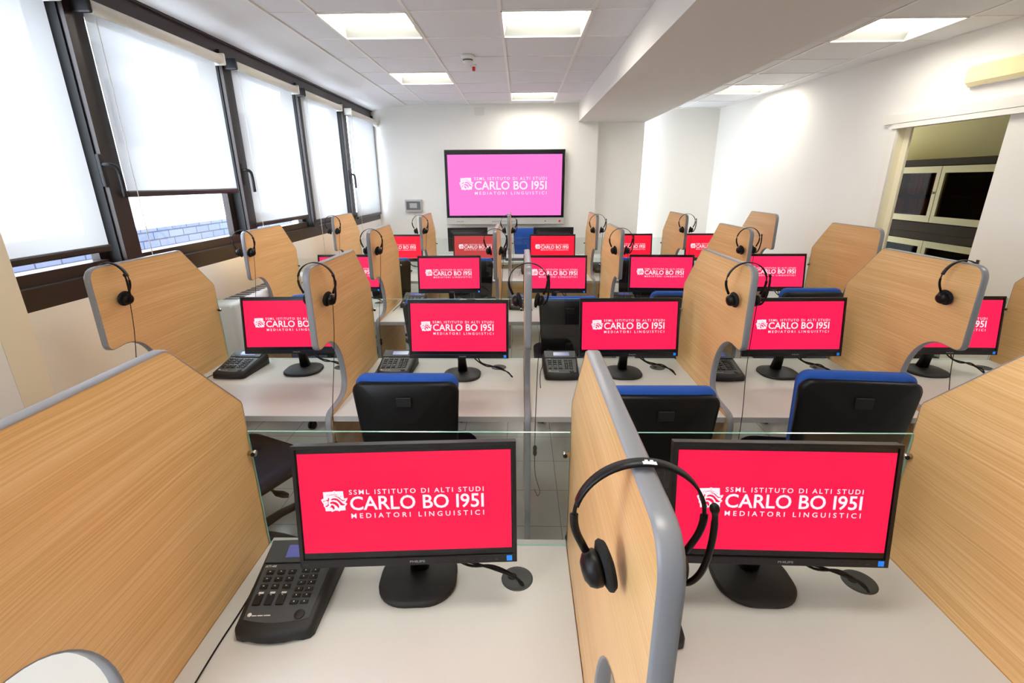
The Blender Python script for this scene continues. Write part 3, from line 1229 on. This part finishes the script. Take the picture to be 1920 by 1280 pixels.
con0 = make_console()
CON = {(1, 0): (-.563, .918, .05), (1, 1): (.270, .905, .04), (2, -1): (-1.535, 2.42, -.05), (2, 0): (-.675, 2.425, .02), (2, 1): (.215, 2.41, 0),
       (2, 2): (1.062, 2.40, 0), (3, 0): (-.90, 3.90, 0), (3, 1): (-.005, 3.83, 0), (3, 2): (.86, 3.9, 0), (4, 1): (.10, 5.38, 0), (4, 2): (.92, 5.46, 0)}
ff = True
for (r, k), (x, y, yaw) in CON.items():
    o = con0 if ff else copy_tree(con0)
    ff = False
    o.location = (x, y, ZD + .0014)
    o.rotation_euler.z = yaw
    if (r, k) == (1, 1):
        lab = 'black language lab console half hidden behind the middle near panel and headset'
    elif r == 1:
        lab = 'black language lab console with keypad left of the near left monitor'
    else:
        lab = 'black language console in the %s booth from the windows, %s' % (ORD[k + 1], ROWN[r])
    tag(o, lab, 'console', 'language lab consoles')


# ---------------------------------------------------------------- headsets hung over the panels
def make_headset(cable_len, near):
    root = empty('headset', (0, 0, 0))        # origin: band crown resting on the panel edge
    R0 = .077
    zc = -.072

    def arc(a0, a1, n=20, R=R0):
        return [(R * math.sin(a) * 1.02, 0, zc + R * math.cos(a)) for a in (a0 + (a1 - a0) * k / n for k in range(n + 1))]

    mb = MB()
    secs = []
    for (x, y, z), a in zip(arc(-1.32, 1.32, 28), [-1.32 + 2.64 * k / 28 for k in range(29)]):
        w_ = .0085
        t_ = .0016
        n_ = Vector((math.sin(a), 0, math.cos(a)))
        c_ = Vector((x, 0, z))
        secs.append([c_ + Vector((0, -w_, 0)) - n_ * t_, c_ + Vector((0, w_, 0)) - n_ * t_, c_ + Vector((0, w_ * .8, 0)) + n_ * t_, c_ + Vector((0, -w_ * .8, 0)) + n_ * t_])
    mb.loft(secs)
    band = mb.build('headband', 'black', root)
    if near:
        mb = MB()
        for i, (a, w_) in enumerate(((-.01, .0016), (.03, .0022), (.07, .0018), (.11, .002), (.15, .0018))):
            c_ = Vector((R0 * math.sin(a) * 1.02, -.0078, zc + R0 * math.cos(a) + .0022))
            mb.box(c_.x - .0018, c_.x + .0018, c_.y, c_.y + .006 + .003 * (i % 2), c_.z - .0006, c_.z)
        mb.build('brand_mark', 'ink', band)
    for s in (-1, 1):
        mb = MB()
        mb.tube([(s * x, y, z) for x, y, z in arc(1.28, 1.56, 5)], .0026, 7)
        mb.tube([(s * x, y, z) for x, y, z in arc(1.52, 2.05, 9)] + [(s * .062, 0, zc - .052)], .0052, 8, flat=.6)
        mb.build('slider', 'black', root)
        cx, cz = s * .050, zc - .078
        ax = Vector((-s * 1, .18, .16)).normalized()
        mb = MB().lathe(Vector((cx, 0, cz)) - ax * .008, ax, [(0, -.008), (.012, -.0075), (.020, -.003), (.0235, .004), (.0235, .012), (.019, .016), (0, .016)], 24)
        cup = mb.build('ear_cup', 'black', root)
        MB().lathe(Vector((cx, 0, cz)) + ax * .008, ax, [(0, 0), (.024, 0), (.031, .003), (.0325, .007), (.029, .012), (.018, .0145), (0, .0135)], 24).build('ear_cushion', 'foam', cup)
    mb = MB()
    mb.tube(smooth_path([(.056, 0, zc - .094), (.067, -.010, zc - .090), (.078, -.016, zc - .066), (.083, -.019, zc - .026), (.083, -.019, zc + .012), (.079, -.020, zc + .034)], 6),
            [.0042] * 24 + [.0036] * 3 + [.005, .006, .0055, .003][:4], 8)
    mb.build('mic_boom', 'black', root)
    mb = MB()
    z0 = zc - .10
    if near:
        pts = [(.056, 0, z0), (.05, .02, -.32), (.042, .05, -.5), (.042, .09, -.62), (.050, .13, -.653), (.060, .16, -.655)]
    else:
        pts = [(.056, 0, z0), (.050, -.01, z0 - .12), (.040, -.035, z0 - .27), (.033, -.075, z0 - .42), (.030, -.088, z0 - .52), (.030, -.088, z0 - .72)]
        ctl = MB().lathe((.030, -.088, z0 - .60), (0, 0, -1), [(0, 0), (.006, .003), (.009, .012), (.007, .025), (.009, .038), (.006, .05), (0, .053)], 12)
        ctl.build('inline_control', 'black', root)
        pts += [(.045, -.09, z0 - .80), (.055, -.08, z0 - .84), (.045, -.075, z0 - .87), (.03, -.08, z0 - .83)]
    mb.tube(smooth_path(pts, 6), .0016, 6)
    mb.build('cable', 'black', root)
    return root


HSY = {(1, 1): .487, (2, -1): 1.961, (2, 0): 1.947, (2, 1): 1.92, (2, 2): 1.919, (2, 3): 1.956, (3, -1): 3.35, (3, 0): 3.415, (3, 1): 3.395, (3, 2): 3.396, (3, 3): 3.398,
       (4, -1): 4.86, (4, 0): 4.845, (4, 1): 4.862, (4, 2): 4.86, (4, 3): 4.86}
hs_near = make_headset(.3, True)
hs_far = None
for (r, k), y in HSY.items():
    if r == 1:
        o = hs_near
        lab = 'large black headset hung over the middle panel of the row nearest the camera'
    else:
        if hs_far is None:
            hs_far = make_headset(.36, False)
            o = hs_far
        else:
            o = copy_tree(hs_far)
        lab = 'black headset over the %s panel from the windows, %s' % (ORD[k + 1], ROWN[r])
    o.location = (px(r, k), y, 1.3895 + .0025)
    o.rotation_euler.z = random.uniform(-.05, .05) if r > 1 else 0
    tag(o, lab, 'headset', 'headsets hung over the booth panels')


# ---------------------------------------------------------------- office chairs
def make_chair():
    root = empty('office_chair', (0, 0, 0))
    # seat
    mb = MB()
    secs = []
    for z, g in ((.430, -.03), (.438, -.008), (.455, 0), (.478, 0), (.490, -.008), (.496, -.03)):
        secs.append([(p[0], p[1] + .02, z) for p in rrect(.47 + 2 * g, .45 + 2 * g, .09, 6)])
    mb.loft(secs)
    mb.build('seat', 'navy', root)
    mb = MB()
    mb.loft([[(p[0], p[1] + .02, z) for p in rrect(.45 + g, .43 + g, .09, 6)] for z, g in ((.412, -.06), (.420, 0), (.436, 0))])
    mb.build('seat_shell', 'black', root)

    def sheet(w0, w1, z0, z1, yf, th, rad, m_, nm, parent, bow=.035, lean=.1, nz=14, puff=0):
        """curved slab, rounded rectangle outline, thickness th towards +y"""
        mb = MB()
        H = z1 - z0
        out = rrect(1, 1, rad, 6)
        rings = []
        for f, y_in in ((.94, 0), (1.0, .006), (1.0, th - .008), (.93, th)):
            ring = []
            for (u, v) in out:
                uu, vv = u * f, v * (1 - (1 - f) * .8)
                t = vv + .5
                w_ = w0 + (w1 - w0) * t
                y = yf + y_in - lean * (t - .35) * H - bow * (1 - (2 * uu) ** 2) + .05 * (t - .35) ** 2
                ring.append((uu * w_, y, z0 + t * H))
            rings.append(ring)
        # caps as centre fans following the curve
        vr = [[mb.bm.verts.new(p) for p in ring] for ring in rings]
        n = len(out)
        for A, B in zip(vr, vr[1:]):
            for k_ in range(n):
                f_ = mb.bm.faces.new((A[k_], A[(k_ + 1) % n], B[(k_ + 1) % n], B[k_]))
                f_.smooth = True
        for ring, y_in, fl in ((vr[0], 0, 1), (vr[-1], th + puff, 0)):
            f0 = .94 if fl else .93
            prev = ring
            for f in (.75, .5, .25):
                cur = []
                for (u, v) in out:
                    uu, vv = u * f0 * f, v * (1 - (1 - f0) * .8) * f
                    t = vv + .5
                    w_ = w0 + (w1 - w0) * t
                    y = yf + y_in - lean * (t - .35) * H - bow * (1 - (2 * uu) ** 2) + .05 * (t - .35) ** 2
                    cur.append(mb.bm.verts.new((uu * w_, y, z0 + t * H)))
                for k_ in range(n):
                    f_ = mb.bm.faces.new((prev[k_], prev[(k_ + 1) % n], cur[(k_ + 1) % n], cur[k_]))
                    f_.smooth = True
                prev = cur
            mb.bm.faces.new(prev)
        return mb.build(nm, m_, parent)

    sh = sheet(.37, .425, .545, .965, -.232, .03, .11, 'black', 'backrest', root)
    sheet(.355, .415, .56, .985, -.205, .045, .12, 'blue', 'back_cushion', sh, puff=.01)
    mb = MB()
    mb.tube(smooth_path([(-.15, -.262, .60), (-.08, -.290, .578), (0, -.298, .572), (.08, -.290, .578), (.15, -.262, .60)], 5), .012, 8, flat=.7)
    mb.build('back_rib', 'black', sh)
    mb = MB().box(-.03, .03, -.276, -.268, .875, .915, bev=.003)
    mb.build('back_knob_plate', 'gasket', sh)
    mb = MB()
    mb.tube(smooth_path([(0, 0, .415), (0, -.15, .405), (0, -.25, .43), (0, -.272, .52), (0, -.268, .66)], 6), .022, 8, flat=.5)
    mb.build('back_bracket', 'black', root)
    mb = MB()
    mb.box(-.09, .09, -.1, .1, .385, .415, bev=.01)
    mb.build('mechanism', 'black', root)
    mb = MB()
    mb.tube([(.08, .03, .395), (.2, .03, .385)], .006, 8)
    mb.loft([[(x_, .03 + d, .384 + e) for d, e in ((-w_, 0), (0, -.006), (w_, 0), (0, .006))] for x_, w_ in ((.19, .008), (.23, .022), (.27, .018), (.285, .004))])
    mb.build('lever', 'black', root)
    mb = MB().cyl((0, 0, .1), (0, 0, 1), .026, .29, 16)
    mb.build('column', 'black', root)
    mb = MB().lathe((0, 0, .06), (0, 0, 1), [(0, 0), (.05, 0), (.045, .07), (.03, .08), (0, .08)], 20)
    hub = mb.build('hub', 'black', root)
    for i in range(5):
        a = 2 * PI * i / 5 + .3
        d = Vector((math.cos(a), math.sin(a), 0))
        mb = MB()
        mb.tube([d * .03 + Vector((0, 0, .105)), d * .17 + Vector((0, 0, .10)), d * .29 + Vector((0, 0, .078)), d * .315 + Vector((0, 0, .066))], [.028, .024, .022, .018], 8, flat=.75)
        lg = mb.build('leg', 'black2', root)
        s = Vector((-d.y, d.x, 0))
        mb = MB()
        for q in (-1, 1):
            mb.lathe(d * .30 + s * (q * .014) + Vector((0, 0, .027)), s, [(0, -.010), (.022, -.010), (.027, -.006), (.027, .006), (.022, .010), (0, .010)], 18)
        mb.build('caster', 'black', lg)
    return root


ch0 = make_chair()
CH = [(2, -1, -1.305, 1.875, -.43, 1.0, 'blue office chair turned sideways at the window-side desk behind the near left panel'),
      (2, 0, -.455, 1.955, .0, 1.0, 'black-backed office chair with blue cushion at the desk behind the near left monitor'),
      (2, 1, .535, 1.87, .0, .985, 'black-backed office chair with blue cushion partly hidden by the middle near panel'),
      (2, 2, 1.265, 1.86, -.10, 1.05, 'black-backed office chair with blue cushion at right, behind the near right monitor'),
      (3, -1, -1.48, 3.40, .5, 1.0, None), (3, 0, -.62, 3.45, .05, .945, None), (3, 1, .335, 3.45, 0, .965, None), (3, 2, 1.10, 3.45, 0, 1.0, None), (3, 3, 1.985, 3.45, 0, 1.02, None),
      (4, -1, -1.37, 4.98, .25, 1.0, None), (4, 0, -.485, 4.98, 0, 1.0, None), (4, 2, 1.18, 4.98, 0, 1.0, None), (4, 3, 2.02, 4.98, 0, 1.0, None)]
ff = True
for r, k, x, y, yaw, sz, lab in CH:
    o = ch0 if ff else copy_tree(ch0)
    ff = False
    o.location = (x, y, 0)
    o.rotation_euler.z = yaw
    o.scale.z = sz
    tag(o, lab or 'black-backed blue chair, %s booth from the windows, %s' % (ORD[k + 1], ROWN[r]), 'chair', 'office chairs at the booths')
o = copy_tree(ch0)
o.location = (.10, 7.02, 0)
o.rotation_euler = (0, 0, PI)
o.scale = (1, 1, 1.07)
tag(o, 'blue office chair facing the room behind the teacher desk, under the wall screen', 'chair')

# ---------------------------------------------------------------- teacher desk
td = empty('teacher_desk', (0, 6.4, 0))
tag(td, 'long pale teacher desk in front of the wall screen', 'desk')
MB().box(-1.15, 1.1, -.35, .35, .715, .74, bev=.002, seg=1).build('desktop', 'desk', td)
MB().box(-1.1, 1.05, -.30, -.28, .25, .70).build('modesty_panel', WOOD, td)
for s in (-1.08, 1.03):
    MB().box(s - .015, s + .015, -.33, .33, 0, .715).build('leg_panel', 'edge', td)


def teacher_monitor(x, y, rz, lab):
    t = empty('desktop_monitor', (x, y, .74), rz)
    tag(t, lab, 'monitor', 'teacher monitors')
    mb = MB()
    tm = Matrix.Translation((0, 0, .09)) @ Matrix.Rotation(.14, 4, 'X')
    mb.box(-.26, .26, 0, .025, 0, .31, bev=.004)
    mb.loft([[(p[0], 0, p[1]) for p in rrect(.46, .26, .03, 4, 0, .155)], [(p[0], -.02, p[1]) for p in rrect(.34, .18, .03, 4, 0, .14)], [(p[0], -.03, p[1]) for p in rrect(.22, .12, .03, 4, 0, .13)]])
    mb.bm.transform(tm)
    mb.build('housing', 'black2', t)
    mb = MB()
    mb.face([(-.25, .0256, .02), (-.25, .0256, .3), (.25, .0256, .3), (.25, .0256, .02)])
    mb.bm.transform(tm)
    mb.build('screen', 'boardblack', t)
    MB().loft([[(p[0], p[1], z) for p in rrect(.2, .18, .07, 6)] for z in (0, .012)]).build('stand_base', 'black2', t)
    MB().box(-.025, .025, -.05, -.02, .01, .2, bev=.006).build('stand_neck', 'black', t)


teacher_monitor(-.70, 6.42, .12, 'black monitor seen from behind at the left end of the teacher desk')
teacher_monitor(.425, 6.42, -.03, 'black monitor seen from behind right of the blue teacher chair')
kb = empty('keyboard', (.0, 6.22, .74))
tag(kb, 'small black keyboard lying on the teacher desk', 'keyboard')
MB().box(-.2, .2, -.06, .06, .0, .018, bev=.005).build('case', 'black2', kb)
for i in range(4):
    for j in range(11):
        MB().box(-.185 + j * .034, -.157 + j * .034, -.048 + i * .025, -.027 + i * .025, .017, .021).build('key', 'black', kb)
sp = empty('speaker', (-.235, 6.3, .74))
tag(sp, 'small black box speaker standing on the teacher desk', 'speaker')
MB().box(-.045, .045, -.045, .045, 0, .15, bev=.008).build('case', 'black', sp)
MB().lathe((0, -.045, .06), (0, -1, 0), [(0, .002), (.02, .004), (.03, .006), (.034, .002), (.034, 0)], 20).build('driver', 'black2', sp)
mb = MB()
mb.tube(smooth_path([(.12, 6.5, .742), (.16, 6.4, .80), (.2, 6.3, .765), (.25, 6.2, .745), (.15, 6.12, .75), (.08, 6.08, .744)], 6), .004, 6)
tag(mb.build('cable', 'black'), 'looped black cable lying across the teacher desk', 'cable')

# ---------------------------------------------------------------- interactive board on the back wall
bd = empty('interactive_board', (-.235, YWALL, 1.094))
tag(bd, 'large wall-mounted interactive screen showing a magenta slide', 'screen')
MB().box(-.878, .878, -.10, -.03, .0, 1.052, bev=.006).build('frame', 'boardgrey', bd)
MB().box(-.872, .872, -.104, -.09, .098, 1.046, bev=.002).build('bezel', 'boardblack', bd)
mb = MB()
bw, bh = 1.664, .852
bz = .130
mb.face([(-bw / 2, -.1045, bz), (bw / 2, -.1045, bz), (bw / 2, -.1045, bz + bh), (-bw / 2, -.1045, bz + bh)])
bs = mb.build('screen', SCREEN['board'], bd, fix=False)
a, c, d = lettering(bw, bh, -.1055)
for m_, nm, mt in ((a, 'slide_lettering', LETTER), (c, 'lion_emblem', LETTER), (d, 'emblem_lines', SCREEN['board'])):
    m_.bm.transform(Matrix.Translation((0, 0, bz)))
    m_.build(nm, mt, bs, fix=False)
for i in range(4):
    MB().cyl((-.72 + .028 * i, -.10, .045), (0, -1, 0), .007, .004, 12).build('button', 'boxdark', bd)
MB().box(-.20, .20, -.103, -.099, .035, .055).build('tray', 'boxgrey', bd)
MB().cyl((.60, -.10, .047), (0, -1, 0), .009, .004, 12).build('sensor', 'boxdark', bd)
MB().cyl((.815, -.10, .047), (0, -1, 0), .016, .004, 16).build('power_button', 'red', bd)
MB().box(-.7, .7, -.03, 0, .2, .8).build('wall_bracket', 'black2', bd)
o = MB().box(-.90, -.845, YWALL - .022, YWALL, .1, 1.09, bev=.002).build('cable_trunking', 'plate')
tag(o, 'white cable trunking running down the wall below the large screen', 'trunking')

eb = empty('switch_box', (-1.612, YWALL, 1.275))
tag(eb, 'small grey electrical box on the back wall left of the large screen', 'electrical box')
MB().box(-.125, .125, -.06, 0, 0, .18, bev=.006).build('case', 'boxgrey', eb)
MB().box(-.105, .105, -.066, -.058, .035, .155, bev=.003).build('window', 'boxdark', eb)
MB().box(-.055, .055, -.0685, -.064, .06, .13).build('breaker', 'boxgrey', eb)
o = MB().box(-1.625, -1.595, YWALL - .015, YWALL, .1, 1.275).build('cable_trunking', 'plate')
tag(o, 'thin white conduit below the grey electrical box', 'trunking')
o = MB().box(-.66, -.52, YWALL - .012, YWALL, 2.60, 2.70, bev=.003).build('cover_plate', 'plate')
tag(o, 'white blank cover plate high on the back wall above the large screen', 'cover plate')
o = MB().lathe((-2.085, YWALL, 2.5), (0, -1, 0), [(0, .07), (.03, .06), (.045, .03), (.045, 0)], 18).build('motion_sensor', 'plate')
tag(o, 'small white sensor in the back corner beside the farthest blind', 'sensor')

sd = empty('smoke_detector', (-.463, 4.73, ZC))
tag(sd, 'white round smoke detector on the ceiling between the lights', 'smoke detector')
MB().lathe((0, 0, .006), (0, 0, -1), [(0, 0), (.058, 0), (.06, .02), (.052, .034), (0, .034)], 28).build('base', 'plate', sd)
MB().lathe((0, 0, -.03), (0, 0, -1), [(.044, 0), (.044, .01), (0, .01)], 24).build('vent_ring', 'slot', sd)
MB().lathe((0, 0, -.04), (0, 0, -1), [(0, 0), (.045, 0), (.04, .014), (.02, .022), (0, .022)], 24).build('cap', 'plate', sd)
il = empty('alarm_indicator', (-.445, 5.1, ZC))
tag(il, 'tiny red alarm indicator hanging below the ceiling tile behind the smoke detector', 'alarm indicator')
MB().box(-.03, .03, -.012, .012, -.012, .006, bev=.003).build('base', 'plate', il)
MB().box(-.014, .014, -.012, .012, -.045, -.008, bev=.004).build('lens', 'red', il)

# emergency light on the right wall
em = empty('emergency_light', (RW(3.82), 3.82, 2.43), ang)
tag(em, 'pale yellow emergency light box on the right wall above the doorway', 'emergency light')
MB().box(-.03, 0, -.30, .27, -.075, .075, bev=.004).build('backplate', 'plate', em)
MB().loft([[(-.03, p[0], p[1]) for p in rrect(.56, .145, .012, 3, -.015, 0)], [(-.075, p[0], p[1]) for p in rrect(.53, .10, .012, 3, -.015, 0)]], smooth=False).build('diffuser', 'emerg', em)

# fan coil unit below the windows
fc = empty('fan_coil_unit', (-2.135, 3.75, 0))
tag(fc, 'white fan coil heater under the windows behind the first second-row monitor', 'heater')
MB().box(0, .185, -.62, .62, .12, .93, bev=.03, seg=4).build('casing', 'rad', fc)
mb = MB()
for i in range(5):
    mb.box(.183, .1865, -.5, .5, .86 - i * .085, .866 - i * .085)
mb.build('slots', 'slot', fc)
mb = MB()
for i in range(14):
    mb.box(.04, .145, -.5 + i * .072, -.455 + i * .072, .928, .932)
mb.build('grille', 'slot', fc)
for y in (-.5, .5):
    MB().box(.02, .16, y - .04, y + .04, 0, .13).build('foot', 'rad', fc)
